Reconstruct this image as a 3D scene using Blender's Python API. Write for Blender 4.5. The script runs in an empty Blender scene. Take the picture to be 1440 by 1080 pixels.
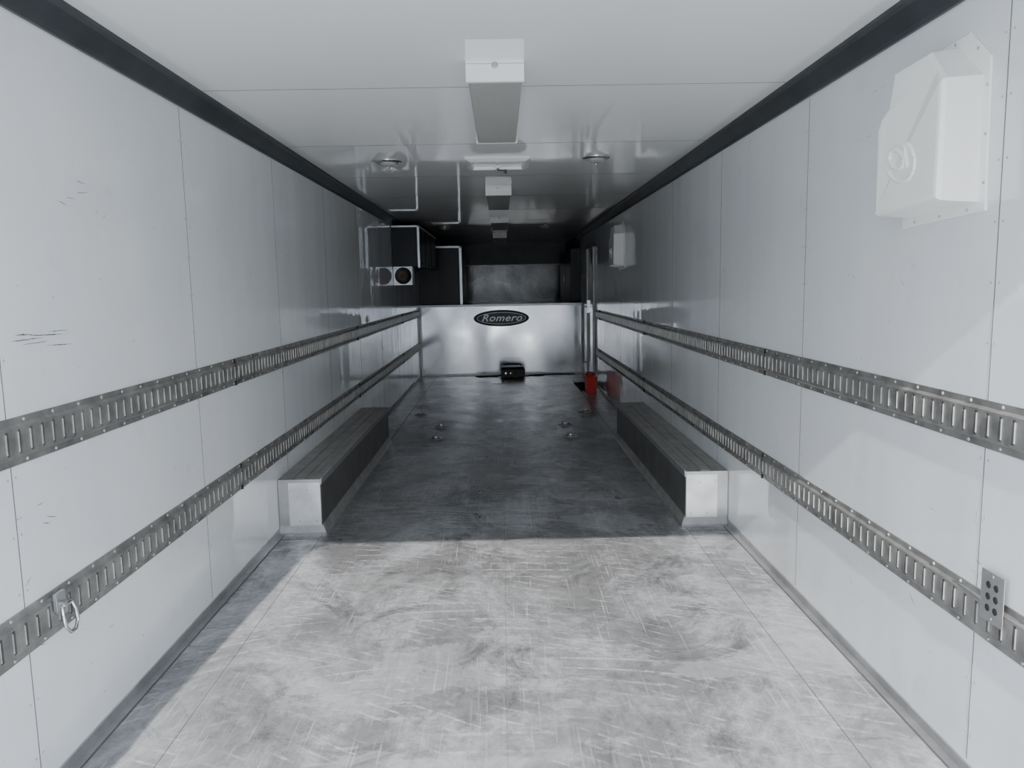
import bpy, bmesh, math, random
from mathutils import Vector, Matrix
random.seed(4)
W=1.24; H=2.13; Y0=0.5; YR=11.7; YF=14.8; DECK=1.07
WI=W-.003
scene=bpy.context.scene

# ---------------------------------------------------------------- materials
def newmat(name):
    m=bpy.data.materials.new(name); m.use_nodes=True
    nt=m.node_tree; b=nt.nodes['Principled BSDF']
    return m,nt,b
def simple(name,col,rough=.5,metal=0.,var=.12,scale=8,bump=0.,coat=0.):
    m,nt,b=newmat(name)
    tc=nt.nodes.new('ShaderNodeTexCoord'); n=nt.nodes.new('ShaderNodeTexNoise')
    n.inputs['Scale'].default_value=scale; n.inputs['Detail'].default_value=6
    nt.links.new(tc.outputs['Object'],n.inputs['Vector'])
    r=nt.nodes.new('ShaderNodeValToRGB')
    r.color_ramp.elements[0].position=.3; r.color_ramp.elements[1].position=.7
    r.color_ramp.elements[0].color=[c*(1-var) for c in col]+[1]
    r.color_ramp.elements[1].color=[min(1,c*(1+var)) for c in col]+[1]
    nt.links.new(n.outputs['Fac'],r.inputs['Fac']); nt.links.new(r.outputs['Color'],b.inputs['Base Color'])
    b.inputs['Roughness'].default_value=rough; b.inputs['Metallic'].default_value=metal
    b.inputs['Coat Weight'].default_value=coat
    if bump:
        bp=nt.nodes.new('ShaderNodeBump'); bp.inputs['Strength'].default_value=bump; bp.inputs['Distance'].default_value=.01
        nt.links.new(n.outputs['Fac'],bp.inputs['Height']); nt.links.new(bp.outputs['Normal'],b.inputs['Normal'])
    return m

def noise(nt,vec,scale,detail=6,rough=.55,dist=0.,sc=(1,1,1),rot=(0,0,0)):
    mp=nt.nodes.new('ShaderNodeMapping'); mp.inputs['Scale'].default_value=sc; mp.inputs['Rotation'].default_value=rot
    nt.links.new(vec,mp.inputs['Vector'])
    n=nt.nodes.new('ShaderNodeTexNoise'); n.inputs['Scale'].default_value=scale
    n.inputs['Detail'].default_value=detail; n.inputs['Roughness'].default_value=rough; n.inputs['Distortion'].default_value=dist
    nt.links.new(mp.outputs['Vector'],n.inputs['Vector'])
    return n.outputs['Fac']
def ramp(nt,fac,stops):
    r=nt.nodes.new('ShaderNodeValToRGB'); e=r.color_ramp.elements
    while len(e)<len(stops): e.new(.5)
    for i,(p,c) in enumerate(stops):
        e[i].position=p; e[i].color=(c,c,c,1) if not isinstance(c,tuple) else (*c,1)
    nt.links.new(fac,r.inputs['Fac']); return r.outputs['Color']
def mix(nt,fac,a,b_,mode='MIX'):
    m=nt.nodes.new('ShaderNodeMix'); m.data_type='RGBA'; m.blend_type=mode
    for s,v in ((m.inputs[0],fac),(m.inputs[6],a),(m.inputs[7],b_)):
        if isinstance(v,(float,int)): s.default_value=v
        elif isinstance(v,tuple): s.default_value=(*v,1)
        else: nt.links.new(v,s)
    return m.outputs[2]
def mul(nt,a,b_):
    m=nt.nodes.new('ShaderNodeMath'); m.operation='MULTIPLY'
    for s,v in ((m.inputs[0],a),(m.inputs[1],b_)):
        if isinstance(v,(float,int)): s.default_value=v
        else: nt.links.new(v,s)
    return m.outputs[0]

def wall_mat():
    m,nt,b=newmat('white_painted_aluminum')
    tc=nt.nodes.new('ShaderNodeTexCoord'); v=tc.outputs['Object']
    base=ramp(nt,noise(nt,v,1.6,5),[(.3,(.765,.79,.805)),(.7,(.815,.835,.845))])
    s1=ramp(nt,noise(nt,v,1.0,4,.7,.0,(1,5,110)),[(.69,0.),(.74,1.)])
    s2=ramp(nt,noise(nt,v,1.7,2,.5),[(.53,0.),(.62,1.)])
    c=mix(nt,mul(nt,mul(nt,s1,s2),.75),base,(.10,.10,.10))
    sp=ramp(nt,noise(nt,v,38,2,.5),[(.76,0.),(.80,1.)])
    c=mix(nt,mul(nt,sp,.6),c,(.15,.14,.13))
    d=ramp(nt,noise(nt,v,5,8,.7),[(.56,0.),(.75,1.)])
    c=mix(nt,mul(nt,d,.16),c,(.42,.42,.41))
    nt.links.new(c,b.inputs['Base Color'])
    b.inputs['Roughness'].default_value=.05; b.inputs['IOR'].default_value=1.65
    n=noise(nt,v,1.0,1,.4,.2,(1,3.6,.5))
    bp=nt.nodes.new('ShaderNodeBump'); bp.inputs['Strength'].default_value=1; bp.inputs['Distance'].default_value=.006
    nt.links.new(n,bp.inputs['Height'])
    dn=ramp(nt,noise(nt,v,7.5,1,.4,.0),[(.74,0.),(.86,1.)])
    bp2=nt.nodes.new('ShaderNodeBump'); bp2.inputs['Strength'].default_value=1; bp2.inputs['Distance'].default_value=.0012
    bp2.invert=True
    nt.links.new(dn,bp2.inputs['Height']); nt.links.new(bp.outputs['Normal'],bp2.inputs['Normal'])
    nt.links.new(bp2.outputs['Normal'],b.inputs['Normal'])
    return m
def ceil_mat():
    m,nt,b=newmat('white_gloss_ceiling_panel')
    tc=nt.nodes.new('ShaderNodeTexCoord'); v=tc.outputs['Object']
    c=ramp(nt,noise(nt,v,1.5,4),[(.3,(.90,.905,.89)),(.7,(.93,.935,.92))])
    nt.links.new(c,b.inputs['Base Color']); b.inputs['Roughness'].default_value=.035; b.inputs['IOR'].default_value=1.6
    n=noise(nt,v,1.2,1,.4,.2,(1.6,1.,1))
    bp=nt.nodes.new('ShaderNodeBump'); bp.inputs['Strength'].default_value=1; bp.inputs['Distance'].default_value=.002
    nt.links.new(n,bp.inputs['Height']); nt.links.new(bp.outputs['Normal'],b.inputs['Normal'])
    return m
def floor_mat():
    m,nt,b=newmat('worn_aluminum_floor')
    tc=nt.nodes.new('ShaderNodeTexCoord'); v=tc.outputs['Object']
    a=ramp(nt,noise(nt,v,1.2,12,.62,.25),[(.3,.17),(.5,.26),(.70,.38)])
    f=ramp(nt,noise(nt,v,14,12,.8,.2),[(.3,.62),(.5,.96),(.7,1.25)])
    c=mix(nt,1.,a,f,'MULTIPLY')
    w=ramp(nt,noise(nt,v,1.7,14,.74,.7,(1,.6,1)),[(.47,0.),(.58,.85),(.76,.25)])
    w2=ramp(nt,noise(nt,v,13,10,.85,.3),[(.38,.12),(.60,1.)])
    c=mix(nt,mul(nt,w,w2),c,(.58,.59,.61))
    p=ramp(nt,noise(nt,v,.9,8,.6,.3,(1,1.7,1),(0,0,.4)),[(.555,0.),(.565,.34),(.64,.18),(.69,0.)])
    c=mix(nt,p,c,(.60,.61,.63))
    k=ramp(nt,noise(nt,v,2.2,14,.8,.8),[(.36,1.),(.48,0.)])
    c=mix(nt,mul(nt,k,.75),c,(.085,.085,.085))
    for ang,s,dd in ((.3,1.,.3),(1.2,.8,.6),(-.7,1.,.3),(1.55,1.,.2)):
        st=ramp(nt,noise(nt,v,1.0,3,.6,dd,(95*s,1.5,1),(0,0,ang)),[(.62,0.),(.67,1.)])
        msk=ramp(nt,noise(nt,v,1.5+ang,3),[(.48,0.),(.60,1.)])
        c=mix(nt,mul(nt,mul(nt,st,msk),.45),c,(.66,.67,.69))
    for scl,off in ((.55,0.),(.8,2.)):
        mp=nt.nodes.new('ShaderNodeMapping'); mp.inputs['Location'].default_value=(off,off*.7,0)
        nt.links.new(v,mp.inputs['Vector'])
        wv=nt.nodes.new('ShaderNodeTexWave'); wv.wave_type='RINGS'; wv.rings_direction='Z'
        wv.inputs['Scale'].default_value=scl*7; wv.inputs['Distortion'].default_value=22; wv.inputs['Detail'].default_value=2
        wv.inputs['Detail Scale'].default_value=.12
        nt.links.new(mp.outputs['Vector'],wv.inputs['Vector'])
        st=ramp(nt,wv.outputs['Fac'],[(.90,0.),(1.,1.)])
        msk=mul(nt,ramp(nt,noise(nt,v,2.2+off,5,.6),[(.48,0.),(.60,1.)]),ramp(nt,noise(nt,v,24,4,.7),[(.40,0.),(.58,1.)]))
        c=mix(nt,mul(nt,mul(nt,st,msk),.65),c,(.68,.69,.71))
    st=ramp(nt,noise(nt,v,1.0,4,.65,.4,(2.5,90,1),(0,0,.2)),[(.62,0.),(.67,1.)])
    msk=ramp(nt,noise(nt,v,2.3,3),[(.50,0.),(.60,1.)])
    c=mix(nt,mul(nt,mul(nt,st,msk),.6),c,(.07,.07,.07))
    nt.links.new(c,b.inputs['Base Color'])
    r=ramp(nt,noise(nt,v,4,8,.7,.4),[(.3,.25),(.7,.44)])
    nt.links.new(r,b.inputs['Roughness']); b.inputs['Metallic'].default_value=.35
    bp=nt.nodes.new('ShaderNodeBump'); bp.inputs['Strength'].default_value=.22; bp.inputs['Distance'].default_value=.004
    nt.links.new(noise(nt,v,3,8,.6,.5),bp.inputs['Height']); nt.links.new(bp.outputs['Normal'],b.inputs['Normal'])
    return m
def riser_mat():
    m,nt,b=newmat('brushed_aluminum_sheet')
    tc=nt.nodes.new('ShaderNodeTexCoord'); v=tc.outputs['Object']
    c=ramp(nt,noise(nt,v,1.4,7,.55,.2,(1,1,.6)),[(.32,(.46,.48,.51)),(.68,(.82,.83,.84))])
    nt.links.new(c,b.inputs['Base Color']); b.inputs['Metallic'].default_value=1.
    r=ramp(nt,noise(nt,v,3,5,.5,.2),[(.3,.14),(.7,.26)])
    nt.links.new(r,b.inputs['Roughness'])
    bp=nt.nodes.new('ShaderNodeBump'); bp.inputs['Strength'].default_value=1; bp.inputs['Distance'].default_value=.03
    nt.links.new(noise(nt,v,1.0,0,.4,.1,(1.8,1,.7)),bp.inputs['Height']); nt.links.new(bp.outputs['Normal'],b.inputs['Normal'])
    return m
M_wall=wall_mat(); M_ceil=ceil_mat(); M_floor=floor_mat(); M_riser=riser_mat()
M_seam=simple('dark_seam',(.16,.16,.16),.6)
M_fseam=simple('floor_seam_line',(.12,.12,.12),.6,.3)
M_fseam2=simple('floor_weld_line',(.2,.2,.2),.5,.5)
M_rivet=simple('rivet_metal',(.5,.5,.5),.4,.6)
M_cove=simple('dark_gray_cove_trim',(.05,.055,.058),.38,0,.2)
M_rail=simple('galvanized_steel',(.27,.265,.25),.42,.5,.35,14,.3)
M_lip=simple('worn_steel_edge',(.6,.6,.58),.35,.6,.2,14)
M_slot=simple('slot_shadow_black',(.02,.02,.02),.8)
M_alum=simple('aluminum_trim',(.45,.45,.45),.38,.75,.15,10)
M_aluml=simple('bright_aluminum_sheet',(.8,.81,.82),.28,.6,.2,7,.2)
M_dalum=simple('dark_dull_aluminum',(.36,.355,.335),.42,.45,.2,9)
M_side=simple('dark_painted_steel',(.13,.13,.13),.33,.4,.3,6)
M_white=simple('white_plastic',(.95,.95,.92),.22,0,.02,5)
M_lens=simple('acrylic_lens_off',(.38,.38,.35),.5,0,.05,40)
M_lite=simple('white_enamel',(.92,.92,.90),.35,0,.03)
M_black=simple('black_laminate',(.007,.008,.010),.3,0,.2,3)
M_black.node_tree.nodes['Principled BSDF'].inputs['Specular IOR Level'].default_value=.25
M_bplas=simple('black_plastic',(.012,.012,.012),.45)
M_red=simple('red_plastic',(.70,.025,.025),.35)
M_chrome=simple('chrome',(.7,.7,.7),.15,1)
M_wtrim=simple('white_edge_trim',(.9,.92,.95),.3,.4,.03)
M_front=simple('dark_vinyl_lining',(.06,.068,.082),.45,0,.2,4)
M_plex=simple('smoked_panel',(.17,.165,.155),.16,.5,.4,3,1.)
M_rubber=simple('rubber_mat',(.03,.03,.032),.8)
M_ground=simple('concrete_ground',(.52,.505,.48),.9,0,.15,.7)
M_logoc=simple('logo_silver',(.6,.63,.66),.35,.4)
M_logod=simple('logo_dark_gray',(.04,.045,.05),.4)
M_dgray=simple('dark_gray_plastic',(.07,.07,.07),.5)
M_scuff=simple('black_scuff_rubber',(.14,.14,.14),.7,0,.6,60)
M_bwall=simple('blocker_siding',(.40,.41,.42),.7,0,.1,.5)
M_bdoor=simple('blocker_door_dark',(.06,.07,.08),.6)

# ---------------------------------------------------------------- mesh helpers
class MB:
    def __init__(s,name,mats,parent=None):
        s.name=name; s.bm=bmesh.new(); s.mats=mats; s.parent=parent
    def box(s,x0,x1,y0,y1,z0,z1,m=0):
        if x0>x1:x0,x1=x1,x0
        if y0>y1:y0,y1=y1,y0
        if z0>z1:z0,z1=z1,z0
        v=[s.bm.verts.new(p) for p in ((x0,y0,z0),(x1,y0,z0),(x1,y1,z0),(x0,y1,z0),(x0,y0,z1),(x1,y0,z1),(x1,y1,z1),(x0,y1,z1))]
        for f in ((0,3,2,1),(4,5,6,7),(0,1,5,4),(1,2,6,5),(2,3,7,6),(3,0,4,7)):
            s.bm.faces.new([v[i] for i in f]).material_index=m
    def prism(s,prof,y0,y1,m=0):
        a=[s.bm.verts.new((x,y0,z)) for x,z in prof]; b=[s.bm.verts.new((x,y1,z)) for x,z in prof]
        n=len(prof)
        s.bm.faces.new(a).material_index=m; s.bm.faces.new(b[::-1]).material_index=m
        for i in range(n): s.bm.faces.new((a[i],b[i],b[(i+1)%n],a[(i+1)%n])).material_index=m
    def loft(s,loops,m=0,cap0=True,cap1=True,smooth=False):
        R=[[s.bm.verts.new(p) for p in l] for l in loops]; n=len(loops[0])
        for a,b in zip(R[:-1],R[1:]):
            for i in range(n):
                f=s.bm.faces.new((a[i],a[(i+1)%n],b[(i+1)%n],b[i])); f.material_index=m; f.smooth=smooth
        if cap0: s.bm.faces.new(R[0][::-1]).material_index=m
        if cap1: s.bm.faces.new(R[-1]).material_index=m
    def lathe(s,c,axis,prof,seg=24,m=0,rx=1.,ry=1.):
        ax=Vector(axis).normalized(); up=Vector((0,0,1)) if abs(ax.z)<.9 else Vector((1,0,0))
        u=ax.cross(up).normalized(); w=ax.cross(u); c=Vector(c)
        loops=[[c+ax*t+u*(rx*r*math.cos(2*math.pi*i/seg))+w*(ry*r*math.sin(2*math.pi*i/seg)) for i in range(seg)] for r,t in prof]
        s.loft(loops,m,smooth=True)
    def tube(s,pts,r,seg=8,m=0,closed=False):
        pts=[Vector(p) for p in pts]; n=len(pts); loops=[]
        for i,p in enumerate(pts):
            if closed: d=pts[(i+1)%n]-pts[i-1]
            else: d=pts[min(i+1,n-1)]-pts[max(i-1,0)]
            d.normalize(); up=Vector((0,0,1)) if abs(d.z)<.9 else Vector((1,0,0))
            u=d.cross(up).normalized(); w=d.cross(u)
            loops.append([p+u*(r*math.cos(2*math.pi*k/seg))+w*(r*math.sin(2*math.pi*k/seg)) for k in range(seg)])
        if closed: loops.append(loops[0]); s.loft(loops,m,False,False,True)
        else: s.loft(loops,m,smooth=True)
    def done(s,bevel=0.,seg=2):
        bmesh.ops.recalc_face_normals(s.bm,faces=s.bm.faces)
        me=bpy.data.meshes.new(s.name); s.bm.to_mesh(me); s.bm.free()
        for m in s.mats: me.materials.append(m)
        o=bpy.data.objects.new(s.name,me); scene.collection.objects.link(o)
        if s.parent: o.parent=s.parent
        if bevel:
            b=o.modifiers.new('bevel','BEVEL'); b.width=bevel; b.segments=seg; b.limit_method='ANGLE'; b.angle_limit=math.radians(35)
        return o

# ---------------------------------------------------------------- shell
b=MB('ground',[M_ground]); b.box(-60,60,-70,60,-.75,-.6); ground=b.done()
b=MB('floor',[M_floor]); b.box(-W-.05,W+.05,Y0,YR-.002,-.06,0); floor=b.done()
b=MB('floor_seams',[M_fseam,M_fseam2],floor)
for x in (-1.0,1.0):
    b.box(x-.0012,x+.0012,Y0,4.1,0,.0006); b.box(x-.003,x+.003,6.75,YR-.01,0,.0006)
b.box(-.0006,.0006,Y0,YR-.01,0,.0005,1)
for sx in (-1,1): b.box(sx*1.0,sx*1.23,4.02,4.024,0,.0006)
b.done()
b=MB('ceiling',[M_ceil]); b.box(-W-.05,W+.05,Y0,YF+.05,H,H+.06); ceil=b.done()
b=MB('panel_seams',[M_seam],ceil)
ys=[1.98,3.21]+[3.21+1.235*k for k in range(1,10)]
for y in ys: b.box(-1.17,1.17,y-.002,y+.002,H-.0008,H)
b.done()
def wall(side,sx):
    b=MB('wall_'+side,[M_wall,M_front])
    b.box(sx*W,sx*(W+.05),Y0,12.0,-.06,H-.001,0)
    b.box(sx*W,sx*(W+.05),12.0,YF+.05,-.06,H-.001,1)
    w=b.done()
    b=MB('panel_seams_'+side,[M_seam,M_rivet],w)
    y=.70
    while y<11.5:
        b.box(sx*W,sx*(W-.0008),y-.0015,y+.0015,.045,2.05,0)
        z=.12
        while z<2.05:
            for dy in (-.016,.016):
                b.lathe((sx*W,y+dy,z),(-sx,0,0),[(.0035,0),(.0028,.0012),(.001,.002)],6,1)
            z+=.15
        y+=1.215
    b.done()
    return w
WL=wall('left',-1); WR=wall('right',1)
b=MB('wall_front',[M_front]); b.box(-W,W,YF,YF+.05,DECK,H-.001); wf=b.done()
b=MB('lower_panel',[M_plex,M_dalum],wf); b.box(-W+.02,W-.02,YF-.02,YF,DECK+.008,1.74); b.box(-W+.02,W-.02,YF-.03,YF,1.74,1.755,1); b.done()

# gooseneck platform
b=MB('gooseneck_platform',[M_riser,M_dalum,M_alum])
b.box(-WI,WI,YR,YF-.003,-.06,DECK,0)
b.box(-WI,WI,YR-.006,YR+.05,DECK-.025,DECK+.006,2)
b.box(-WI+.02,WI-.02,YR-.004,YR,.0,.03,2)
b.box(-WI,-WI+.03,YR-.005,YR,.002,DECK,2); b.box(WI-.03,WI,YR-.005,YR,.002,DECK,2)
for i in range(9):
    for z in (.06,DECK-.06):
        b.lathe((-1.1+i*.275,YR,z),(0,-1,0),[(.007,0),(.005,.003)],8,2)
b.done()

# cove trims & baseboards
for n,sx in ((1,-1),(2,1)):
    b=MB('trim_%d'%n,[M_cove,M_alum])
    P=[(sx*W,2.055),(sx*(W-.010),2.055),(sx*(W-.014),2.068),(sx*(W-.05),2.112),(sx*(W-.064),2.118),(sx*(W-.066),H),(sx*W,H)]
    b.prism(P,Y0,12.3,0); b.done()
for side,sx in (('left',-1),('right',1)):
    b=MB('baseboard_'+side,[M_alum,M_fseam])
    b.box(sx*W,sx*(W-.006),Y0,4.09,0,.035,0); b.box(sx*W,sx*(W-.03),Y0,4.09,0,.005,0)
    b.box(sx*W,sx*(W-.006),6.68,YR-.01,0,.035,0); b.box(sx*W,sx*(W-.03),6.68,YR-.01,0,.005,0)
    b.box(sx*(W-.03),sx*(W-.034),Y0,4.09,0,.001,1)
    b.done()

# ---------------------------------------------------------------- E-track rails
def rail(zc,sx,y1):
    b=MB('tie_down_rail',[M_rail,M_slot,M_rivet,M_lip])
    hh=.061; X=lambda t: sx*(W-t)
    def seg(t,z0,z1,m=0,ya=Y0,yb=y1): b.box(X(0),X(t),ya,yb,zc+z0,zc+z1,m)
    seg(.004,.042,hh); seg(.004,-hh,-.042)
    b.prism([(X(0),zc+.044),(X(.004),zc+.044),(X(.013),zc+.037),(X(.013),zc+.031),(X(0),zc+.031)],Y0,y1,0)
    b.prism([(X(0),zc-.044),(X(.004),zc-.044),(X(.013),zc-.037),(X(.013),zc-.031),(X(0),zc-.031)],Y0,y1,0)
    b.box(X(0),X(.002),Y0,y1,zc-.031,zc+.031,1)
    y=Y0; pitch=.050
    while y<y1-pitch:
        b.box(X(.002),X(.013),y,y+pitch-.012,zc-.031,zc+.031,0)
        b.box(X(.002),X(.0155),y+pitch-.0135,y+pitch-.0115,zc-.026,zc+.026,3)
        y+=pitch
    y=Y0+.05
    while y<y1:
        for z in (.052,-.052): b.lathe((X(.004),y,zc+z),(-sx,0,0),[(.006,0),(.005,.002),(.002,.0035)],6,2)
        y+=.13
    for yj in (3.55,6.6,9.6):
        if yj<y1: b.box(X(0),X(.0145),yj-.001,yj+.001,zc-hh,zc+hh,1)
    return b.done()
for sx in (-1,1):
    rail(.962,sx,YR-.05 if sx<0 else 10.05); rail(.468,sx,YR-.05 if sx<0 else 10.05)

# ---------------------------------------------------------------- wheel boxes
def wheelbox(sx,y0=4.13,y1=6.66):
    b=MB('wheel_well_box',[M_dalum,M_alum,M_aluml,M_fseam,M_side])
    xi=1.005; z=.305
    X=lambda x: sx*x
    V=WI
    b.box(X(V),X(xi),y0,y1,0,z-.006,4)
    b.box(X(V),X(xi-.008),y0-.008,y1+.008,z-.006,z,0)
    for x,w in ((xi-.008,.012),(xi+.045,.006),(xi+.085,.05),(xi+.155,.006)):
        b.box(X(x),X(x+w),y0+.004,y1-.01,z,z+.004,1 if w<.02 else 0)
    b.box(X(xi),X(xi-.006),y0-.006,y1,z-.030,z-.006,1)
    b.box(X(V-.055),X(xi+.004),y0-.006,y0,.045,z-.018,2)
    b.box(X(V),X(V-.055),y0-.010,y0,.045,z-.018,1)
    b.box(X(V),X(xi),y0-.009,y0,z-.018,z,1)
    b.prism([(X(xi),.05),(X(xi-.005),.05),(X(xi-.022),.008),(X(xi-.030),0),(X(xi),0)],y0,y1,0)
    b.prism([(X(xi-.022),.009),(X(xi-.026),.004),(X(xi-.036),.001),(X(xi-.030),.0)],y0-.03,y1,1)
    b.loft([[(X(V),y0,.045),(X(xi-.004),y0,.045),(X(xi-.004),y0,0),(X(V),y0,0)],
            [(X(V),y0-.010,.045),(X(xi-.006),y0-.010,.045),(X(xi-.006),y0-.010,.04),(X(V),y0-.010,.04)],
            [(X(V),y0-.03,.012),(X(xi-.026),y0-.03,.012),(X(xi-.026),y0-.03,0),(X(V),y0-.03,0)]],1)
    for k in range(5):
        b.lathe((X(xi+.03+k*.045),y0-.009,z-.06 if k%2 else .07),(0,-1,0),[(.004,0),(.003,.002)],6,1)
    return b.done(.0015,1)
wheelbox(-1); wheelbox(1)

# ---------------------------------------------------------------- ceiling fixtures
def fixture(y,L=1.2):
    b=MB('fluorescent_ceiling_light',[M_lite,M_lens,M_alum,M_slot])
    w=.104; d=.072
    b.box(-w,w,y,y+.02,H-d,H,0); b.box(-w,w,y+L-.02,y+L,H-d,H,0)
    b.prism([(-w+.004,H),(-w+.004,H-.03),(w-.004,H-.03),(w-.004,H)],y+.02,y+L-.02,0)
    b.prism([(-w+.006,H-.03),(-w+.007,H-.062),(-w+.012,H-d+.001),(w-.012,H-d+.001),(w-.007,H-.062),(w-.006,H-.03)],y+.02,y+L-.02,1)
    b.box(-w,w,y-.001,y,H-.012,H-.010,2)
    b.lathe((0,y,H-.016),(0,-1,0),[(.012,0),(.011,.002),(.004,.0025)],14,2)
    b.done(.0015,1)
for y in (2.85,6.27,8.9,11.6): fixture(y,1.2)
def puck(x,y):
    b=MB('recessed_ceiling_light',[M_chrome,M_lens,M_bplas])
    b.lathe((x,y,H),(0,0,-1),[(.088,0),(.086,.006),(.074,.013),(.062,.012)],32,0)
    b.lathe((x,y,H-.010),(0,0,-1),[(.06,0),(.055,.012),(.04,.022),(.018,.027),(.004,.028)],28,1)
    b.lathe((x,y,H-.036),(0,0,-1),[(.01,0),(.009,.008),(.004,.01)],12,0)
    b.done()
puck(-.69,4.98); puck(.62,4.96); puck(-.72,10.3); puck(.6,10.3)
b=MB('roof_vent',[M_white,M_dgray,M_slot])
yc=5.08; s=.205
C4=((-1,-1),(1,-1),(1,1),(-1,1))
b.loft([[(sx*q,yc+sy*q,z) for sx,sy in C4] for q,z in ((s,H),(s,H-.010),(s-.03,H-.026),(s-.045,H-.024),(s-.05,H-.004))],0)
b.box(-.012,.012,yc-s+.05,yc+s-.05,H-.026,H-.018,0); b.box(-s+.05,s-.05,yc-.010,yc+.010,H-.024,H-.018,0)
b.lathe((0,yc,H-.02),(0,0,-1),[(.022,0),(.02,.012),(.01,.02)],14,0)
b.tube([(0,yc,H-.035),(.0,yc,H-.05),(.035,yc-.02,H-.056),(.05,yc-.025,H-.056)],.005,8,1)
b.lathe((.05,yc-.025,H-.052),(0,0,-1),[(.009,0),(.009,.024),(.004,.026)],10,1)
b.done(.002,1)

# ---------------------------------------------------------------- wall vent covers
def ventcover(dy):
    b=MB('wall_vent_cover',[M_white,M_rivet])
    fl=[(1.965,1.50),(2.37,1.485),(2.375,1.80),(2.31,1.955),(2.07,1.965),(1.975,1.88)]
    def P(poly,p,k=1.,c=(2.17,1.72)):
        return [(W-p,(c[0]+(y-c[0])*k)+dy,c[1]+(z-c[1])*k) for y,z in poly]
    b.loft([P(fl,0),P(fl,.004),P(fl,.006,.985)],0)
    bd=[(1.995,1.525),(2.34,1.515),(2.345,1.77),(2.325,1.80),(2.285,1.825),(2.275,1.925),(2.11,1.935),(2.045,1.875),(2.0,1.84)]
    def Q(p,k,tops=None):
        l=P(bd,p,k)
        if tops:
            l=[(W-tops[i],q[1],q[2]) for i,q in enumerate(l)]
        return l
    t=[.112,.112,.112,.112,.108,.100,.090,.095,.108]
    b.loft([Q(.005,1.0),Q(0,.985,[a*.45 for a in t]),Q(0,.965,[a*.88 for a in t]),Q(0,.935,[a*.98 for a in t]),Q(0,.88,t)],0)
    # embossed swirl
    x=W-.108; cy,cz=2.20+dy,1.66
    pts=[]
    for i in range(34):
        a=2.0+i/33*3.6; pts.append((x,cy+.080*math.cos(a)-.005,cz+.055*math.sin(a)+.02*math.cos(a)))
    b.tube(pts,.008,8,0)
    pts=[(x,cy+.042*math.cos(a)+.015,cz+.026*math.sin(a)+.014*math.cos(a)+.008) for a in [i/20*2*math.pi for i in range(20)]]
    b.tube(pts,.008,8,0,True)
    b.tube([(x,cy-.03,cz+.042),(x,cy-.035,cz+.01),(x,cy-.05,cz-.022)],.008,8,0)
    n=len(fl)
    for i in range(n):
        a,c=fl[i],fl[(i+1)%n]; L=math.dist(a,c); k=max(1,int(L/.11))
        for j in range(k):
            t_=(j+.5)/k; y=a[0]+(c[0]-a[0])*t_; z=a[1]+(c[1]-a[1])*t_
            y+=(2.17-y)*.05; z+=(1.72-z)*.05
            b.lathe((W-.004,y+dy,z),(-1,0,0),[(.005,0),(.004,.004),(.0015,.005)],8,1)
    return b.done(.014,4)
ventcover(0); ventcover(5.72)

# ---------------------------------------------------------------- cabinets & speaker
b=MB('overhead_cabinet',[M_black,M_wtrim,M_chrome])
b.box(-WI,-.93,8.95,11.25,1.59,2.05,0)
b.box(-.945,-.918,8.935,8.955,1.57,2.05,1); b.box(-WI,-.918,8.935,8.955,2.03,2.05,1)
b.box(-.932,-.918,8.95,11.25,2.035,2.05,1)
for y in (9.7,10.48): b.box(-.93,-.926,y-.004,y+.004,1.6,2.035,0)
for y in (9.3,10.1,10.9): b.box(-.93,-.918,y-.05,y+.05,1.62,1.635,0)
b.done(.002,1)
b=MB('wall_speaker',[M_wtrim,M_bplas,M_red])
b.box(-WI,-1.02,9.0,9.22,1.375,1.588,0)
b.lathe((-1.125,9.0,1.482),(0,-1,0),[(.098,0),(.096,.008),(.088,.010),(.080,.004),(.04,.002)],32,1)
b.lathe((-1.125,8.997,1.482),(0,-1,0),[(.024,0),(.020,.008),(.010,.014),(.002,.015)],20,2)
for a in range(4):
    t=math.pi/4+a*math.pi/2; b.lathe((-1.125+.12*math.cos(t),9.0,1.482+.12*math.sin(t)),(0,-1,0),[(.006,0),(.004,.003)],8,1)
b.done(.002,1)
b=MB('storage_cabinet',[M_black,M_wtrim,M_chrome])
b.box(-WI,-.60,11.85,13.6,DECK+.008,1.94,0)
b.box(-.625,-.585,11.83,11.86,DECK+.008,1.965,1); b.box(-.98,-.585,11.83,11.86,1.935,1.965,1)
b.box(-W+.01,-.98,11.84,11.85,1.40,1.404,0)
b.box(-.60,-.585,11.85,13.6,1.935,1.965,0)
b.box(-.931,-.927,11.845,11.85,DECK+.03,1.93,0)
b.done(.002,1)
b=MB('storage_cabinet',[M_black,M_wtrim,M_chrome])
b.box(1.10,WI,12.02,14.2,DECK+.008,1.90,0); b.box(1.09,WI,11.99,12.02,1.88,1.90,0)
b.box(1.09,1.10,12.02,13.08,DECK+.03,1.87,0); b.box(1.09,1.10,13.1,14.18,DECK+.03,1.87,0)
b.tube([(1.09,13.0,1.4),(1.06,13.0,1.41),(1.06,13.0,1.52),(1.09,13.0,1.53)],.006,8,2)
b.done(.002,1)

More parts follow.
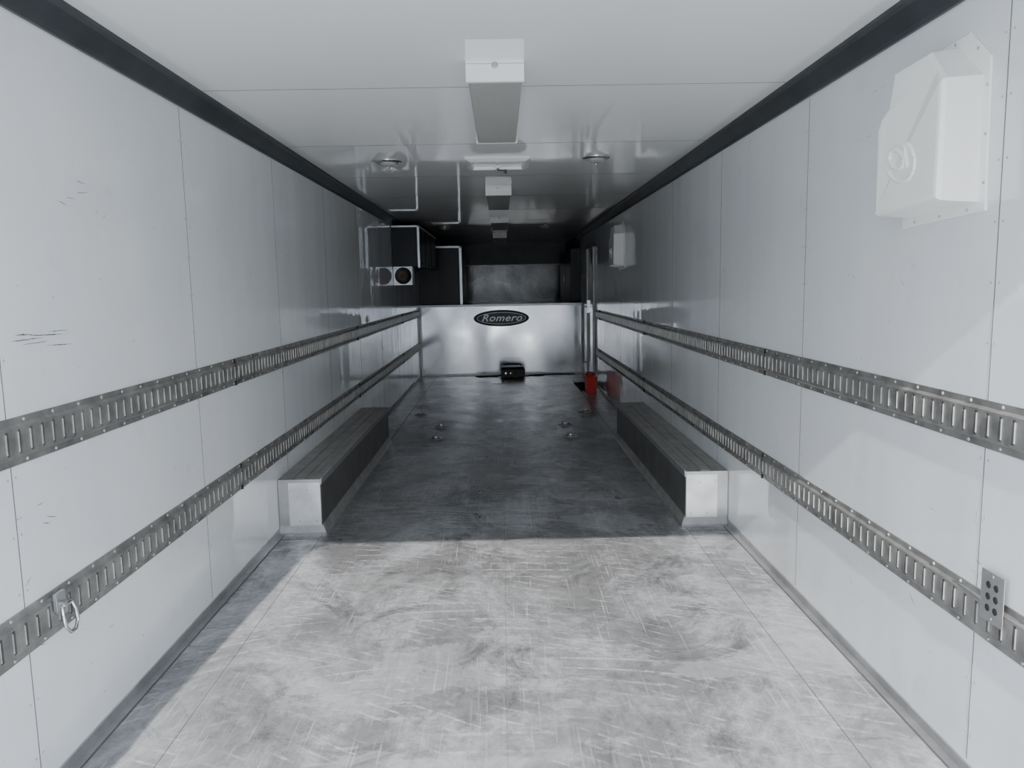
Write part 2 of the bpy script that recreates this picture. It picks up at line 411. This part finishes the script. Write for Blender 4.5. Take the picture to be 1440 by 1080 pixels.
# ---------------------------------------------------------------- oval sign
b=MB('oval_logo_sign',[M_bplas,M_logoc,M_logod])
YS=YR-.004
def ell(rx,rz,y,n=48): return [(rx*math.cos(2*math.pi*i/n),y,.865+rz*math.sin(2*math.pi*i/n)) for i in range(n)]
b.loft([ell(.42,.125,YS),ell(.42,.125,YS-.012),ell(.405,.110,YS-.016)],0)
b.loft([ell(.372,.090,YS-.016),ell(.372,.090,YS-.019),ell(.364,.083,YS-.019),ell(.364,.083,YS-.0165)],1,False,False)
b.loft([ell(.362,.082,YS-.0155),ell(.362,.082,YS-.017)],2)
sign=b.done()
cu=bpy.data.curves.new('sign_lettering','FONT'); cu.body='Romero'; cu.size=.16; cu.shear=.35; cu.extrude=.003; cu.offset=.002
cu.align_x='CENTER'; cu.align_y='CENTER'; cu.space_character=1.08; cu.materials.append(M_logoc)
t=bpy.data.objects.new('sign_lettering',cu); scene.collection.objects.link(t)
t.location=(0,YS-.019,.866); t.rotation_euler=(math.pi/2,0,0); t.scale=(1.08,.92,1); t.parent=sign

# ---------------------------------------------------------------- side door
b=MB('door_1',[M_wall,M_dalum,M_chrome,M_dgray])
ya,yb,zt=10.15,10.95,1.88
b.box(WI,W-.012,ya+.04,yb-.04,.04,zt-.04,0)
for (p,q,z0,z1) in ((ya,ya+.045,.006,zt),(yb-.045,yb,.006,zt),(ya,yb,zt-.045,zt),(ya,yb,.006,.045)): b.box(WI,W-.03,p,q,z0,z1,1)
b.box(W-.012,W-.03,ya+.046,ya+.060,.05,zt-.05,3)
b.box(W-.012,W-.035,yb-.14,yb-.07,.95,1.13,2); b.tube([(W-.035,yb-.12,1.04),(W-.06,yb-.12,1.04),(W-.06,yb-.2,1.03)],.008,8,2)
b.done(.002,1)
b=MB('grab_handle',[M_dalum])
b.tube([(W,11.15,1.5),(W-.05,11.15,1.5),(W-.06,11.15,1.47),(W-.06,11.15,.25),(W-.05,11.15,.22),(W,11.15,.22)],.011,10)
for z in (1.5,.22): b.lathe((W,11.15,z),(-1,0,0),[(.03,0),(.028,.006),(.014,.008)],16)
b.done()

# ---------------------------------------------------------------- loose items
b=MB('battery_charger',[M_bplas,M_dgray,M_chrome])
b.loft([[(-.02,11.18,.015),(.33,11.18,.015),(.33,11.42,.015),(-.02,11.42,.015)],[(-.02,11.18,.13),(.33,11.18,.13),(.33,11.42,.15),(-.02,11.42,.15)],[(0,11.21,.165),(.31,11.21,.165),(.31,11.40,.175),(0,11.40,.175)]],0)
for x in (.01,.30):
    for y in (11.2,11.39): b.lathe((x,y,0),(0,0,1),[(.014,0),(.014,.016)],10,0)
b.tube([(.03,11.3,.165),(.04,11.3,.2),(.08,11.3,.21),(.23,11.3,.21),(.27,11.3,.2),(.28,11.3,.165)],.009,8,1)
b.box(.02,.16,11.174,11.18,.04,.12,1)
for i in range(5): b.box(.19,.31,11.174,11.18,.035+i*.02,.043+i*.02,1)
b.lathe((.05,11.174,.08),(0,-1,0),[(.018,0),(.016,.01)],14,2); b.lathe((.12,11.174,.08),(0,-1,0),[(.012,0),(.011,.01)],14,2)
b.done(.003,2)
b=MB('power_cable',[M_bplas])
b.tube([(-.03,11.35,.03),(-.08,11.4,.008),(-.2,11.45,.007),(-.34,11.40,.007),(-.40,11.47,.007),(-.22,11.5,.007),(-.05,11.52,.007),(.15,11.5,.007),(.36,11.44,.007),(.44,11.5,.007),(.55,11.45,.007),(.62,11.5,.007),(.50,11.56,.007),(.40,11.53,.007),(.7,11.6,.007),(1.1,11.62,.007)],.007,8)
b.done()
b=MB('red_storage_bin',[M_red,M_bplas])
x0,x1,y0,y1=1.03,1.17,9.36,9.62
def rr(i,z): return [(x0+i,y0+i,z),(x1-i,y0+i,z),(x1-i,y1-i,z),(x0+i,y1-i,z)]
b.loft([rr(.012,0),rr(.004,.20),rr(0,.205),rr(0,.225),rr(.004,.225),rr(.014,.21),rr(.02,.02)],0)
b.tube([(1.03,9.49,.21),(1.04,9.49,.245),(1.10,9.49,.265),(1.16,9.49,.245),(1.17,9.49,.21)],.006,8,1)
b.done(.004,2)
b=MB('rubber_mat',[M_rubber]); b.loft([[(1.0,9.7,0.0),(1.2,9.7,0),(1.2,10.5,0),(.98,10.5,0)],[(1.0,9.7,.012),(1.2,9.7,.012),(1.2,10.5,.012),(.98,10.5,.012)]])
for i in range(9): b.box(1.01,1.19,9.74+i*.08,9.77+i*.08,.012,.016)
b.done(.002,1)
def anchor(x,y):
    b=MB('floor_tie_down_ring',[M_alum,M_chrome,M_slot])
    b.lathe((x,y,0),(0,0,1),[(.066,0),(.064,.005),(.048,.006)],20,0)
    b.box(x-.036,x+.036,y-.03,y+.03,.005,.0075,2)
    b.box(x-.036,x+.036,y-.006,y+.006,.006,.014,0)
    b.tube([(x+.03*math.cos(a),y-.02+.03*math.sin(a),.016) for a in [i/16*2*math.pi for i in range(16)]],.006,8,1,True)
    b.done()
for x in (-.60,.60):
    for y in (6.75,7.35): anchor(x,y)
anchor(-.88,8.1); anchor(.88,8.1)
b=MB('rail_tie_down_ring',[M_alum,M_chrome])
yy=2.03; x=-W+.0165
b.box(x,x+.010,yy-.022,yy+.022,.475,.525,0); b.box(x,x+.02,yy-.012,yy+.012,.465,.50,0)
b.tube([(x+.024,yy-.022,.492),(x+.024,yy+.022,.492)],.006,8,1)
b.tube([(x+.024,yy-.022,.492),(x+.03,yy-.03,.465),(x+.034,yy-.028,.435),(x+.036,yy-.012,.415),(x+.036,yy+.012,.415),(x+.034,yy+.028,.435),(x+.03,yy+.03,.465),(x+.024,yy+.022,.492)],.0055,8,1)
b.done(.001,1)
b=MB('power_outlet_plate',[M_alum,M_slot])
x=W-.019
b.box(W-.0165,x,1.78,1.87,.47,.60,0)
for z in (.505,.535,.565):
    for dy in (0,.03): b.lathe((x,1.81+dy,z),(-1,0,0),[(.010,0),(.009,.001),(.004,.0012)],12,1)
for z in (.48,.59): b.lathe((x,1.825,z),(-1,0,0),[(.005,0),(.004,.002)],8,0)
b.done(.002,1)
def streaks(side,sx,par,marks):
    b=MB('scuff_marks_'+side,[M_scuff],par)
    for (y,z,L,sl) in marks:
        n=10; up=[];dn=[]
        for i in range(n+1):
            t=i/n; th=.0014*math.sin(math.pi*t)*random.uniform(.2,1.)+.00015
            zz=z+sl*L*t+random.uniform(-.0008,.0008); yy=y+L*t
            up.append((sx*(W-.0006),yy,zz+th)); dn.append((sx*(W-.0006),yy,zz-th))
        vs=[b.bm.verts.new(p) for p in up+dn[::-1]]
        b.bm.faces.new(vs)
    b.done()
L=[]
for i in range(8): L.append((1.95+random.random()*.2,1.235-random.random()*.05,.03+random.random()*.12,random.uniform(-.06,.03)))
for i in range(4): L.append((2.2+random.random()*.15,1.56+random.random()*.12,.02+random.random()*.05,random.uniform(-.2,.2)))
for i in range(4): L.append((1.9+random.random()*.3,.70+random.random()*.1,.02+random.random()*.03,random.uniform(-.5,.5)))
for i in range(12): L.append((1.9+random.random()*1.4,.15+random.random()*1.5,.01+random.random()*.02,random.uniform(-1,1)))
streaks('left',-1,WL,L)
L=[(3.6,1.42,.07,1.6),(3.7,1.0,.06,1.2),(2.35,1.31,.03,1.),(2.2,.35,.04,.8),(2.6,.25,.05,.6),(3.3,.33,.03,.5)]
for i in range(14): L.append((1.9+random.random()*1.6,.12+random.random()*1.3,.008+random.random()*.02,random.uniform(-1.5,1.5)))
streaks('right',1,WR,L)

# added, unseen building-shaped blocker behind camera; darkens the low horizon in reflections
b=MB('horizon_blocker',[M_bwall,M_bdoor,M_wtrim],ground)
b.box(-26,22,-36,-24,-.6,4.6,0); b.prism([(-26.4,4.6),(22.4,4.6),(22.4,5.0),(-26.4,5.0)],-36.3,-23.7,2)
for x in range(-24,21,6): b.box(x,x+3.4,-24.0,-23.92,-.6,3.2,1); b.box(x-.1,x+3.5,-24.0,-23.88,3.2,3.35,2)
b.done()

# ---------------------------------------------------------------- light
wd=bpy.data.worlds.new('sky'); scene.world=wd; wd.use_nodes=True
nt=wd.node_tree; bg=nt.nodes['Background']
tc=nt.nodes.new('ShaderNodeTexCoord'); sp=nt.nodes.new('ShaderNodeSeparateXYZ'); nt.links.new(tc.outputs['Generated'],sp.inputs[0])
rc=ramp(nt,sp.outputs['Z'],[(0.0,(1.0,.99,.97)),(.18,(.93,.96,1.0)),(.6,(.64,.76,.94)),(1.,(.45,.58,.82))])
nt.links.new(rc,bg.inputs['Color']); bg.inputs['Strength'].default_value=2.6
sd=bpy.data.lights.new('sun','SUN'); sd.energy=4.6; sd.angle=.009; sd.color=(1,.98,.95)
so=bpy.data.objects.new('sun',sd); scene.collection.objects.link(so)
so.rotation_euler=Vector((.07,1,-.62)).to_track_quat('-Z','Y').to_euler(); so.location=(0,-5,8)

# ---------------------------------------------------------------- camera
cd=bpy.data.cameras.new('camera'); cam=bpy.data.objects.new('camera',cd); scene.collection.objects.link(cam)
f=1080.; cd.sensor_width=36; cd.lens=f/1440*36; cd.clip_start=.05
pitch=math.atan(136.3/f); yaw=math.atan(12.5/f); roll=-.018
R=Matrix.Rotation(-yaw,4,'Z')@Matrix.Rotation(math.pi/2-pitch,4,'X')@Matrix.Rotation(roll,4,'Z')
cam.matrix_world=Matrix.Translation((.008,0,1.33))@R
scene.camera=cam
scene.view_settings.view_transform='AgX'
scene.view_settings.look='AgX - Base Contrast'
scene.view_settings.exposure=1.05
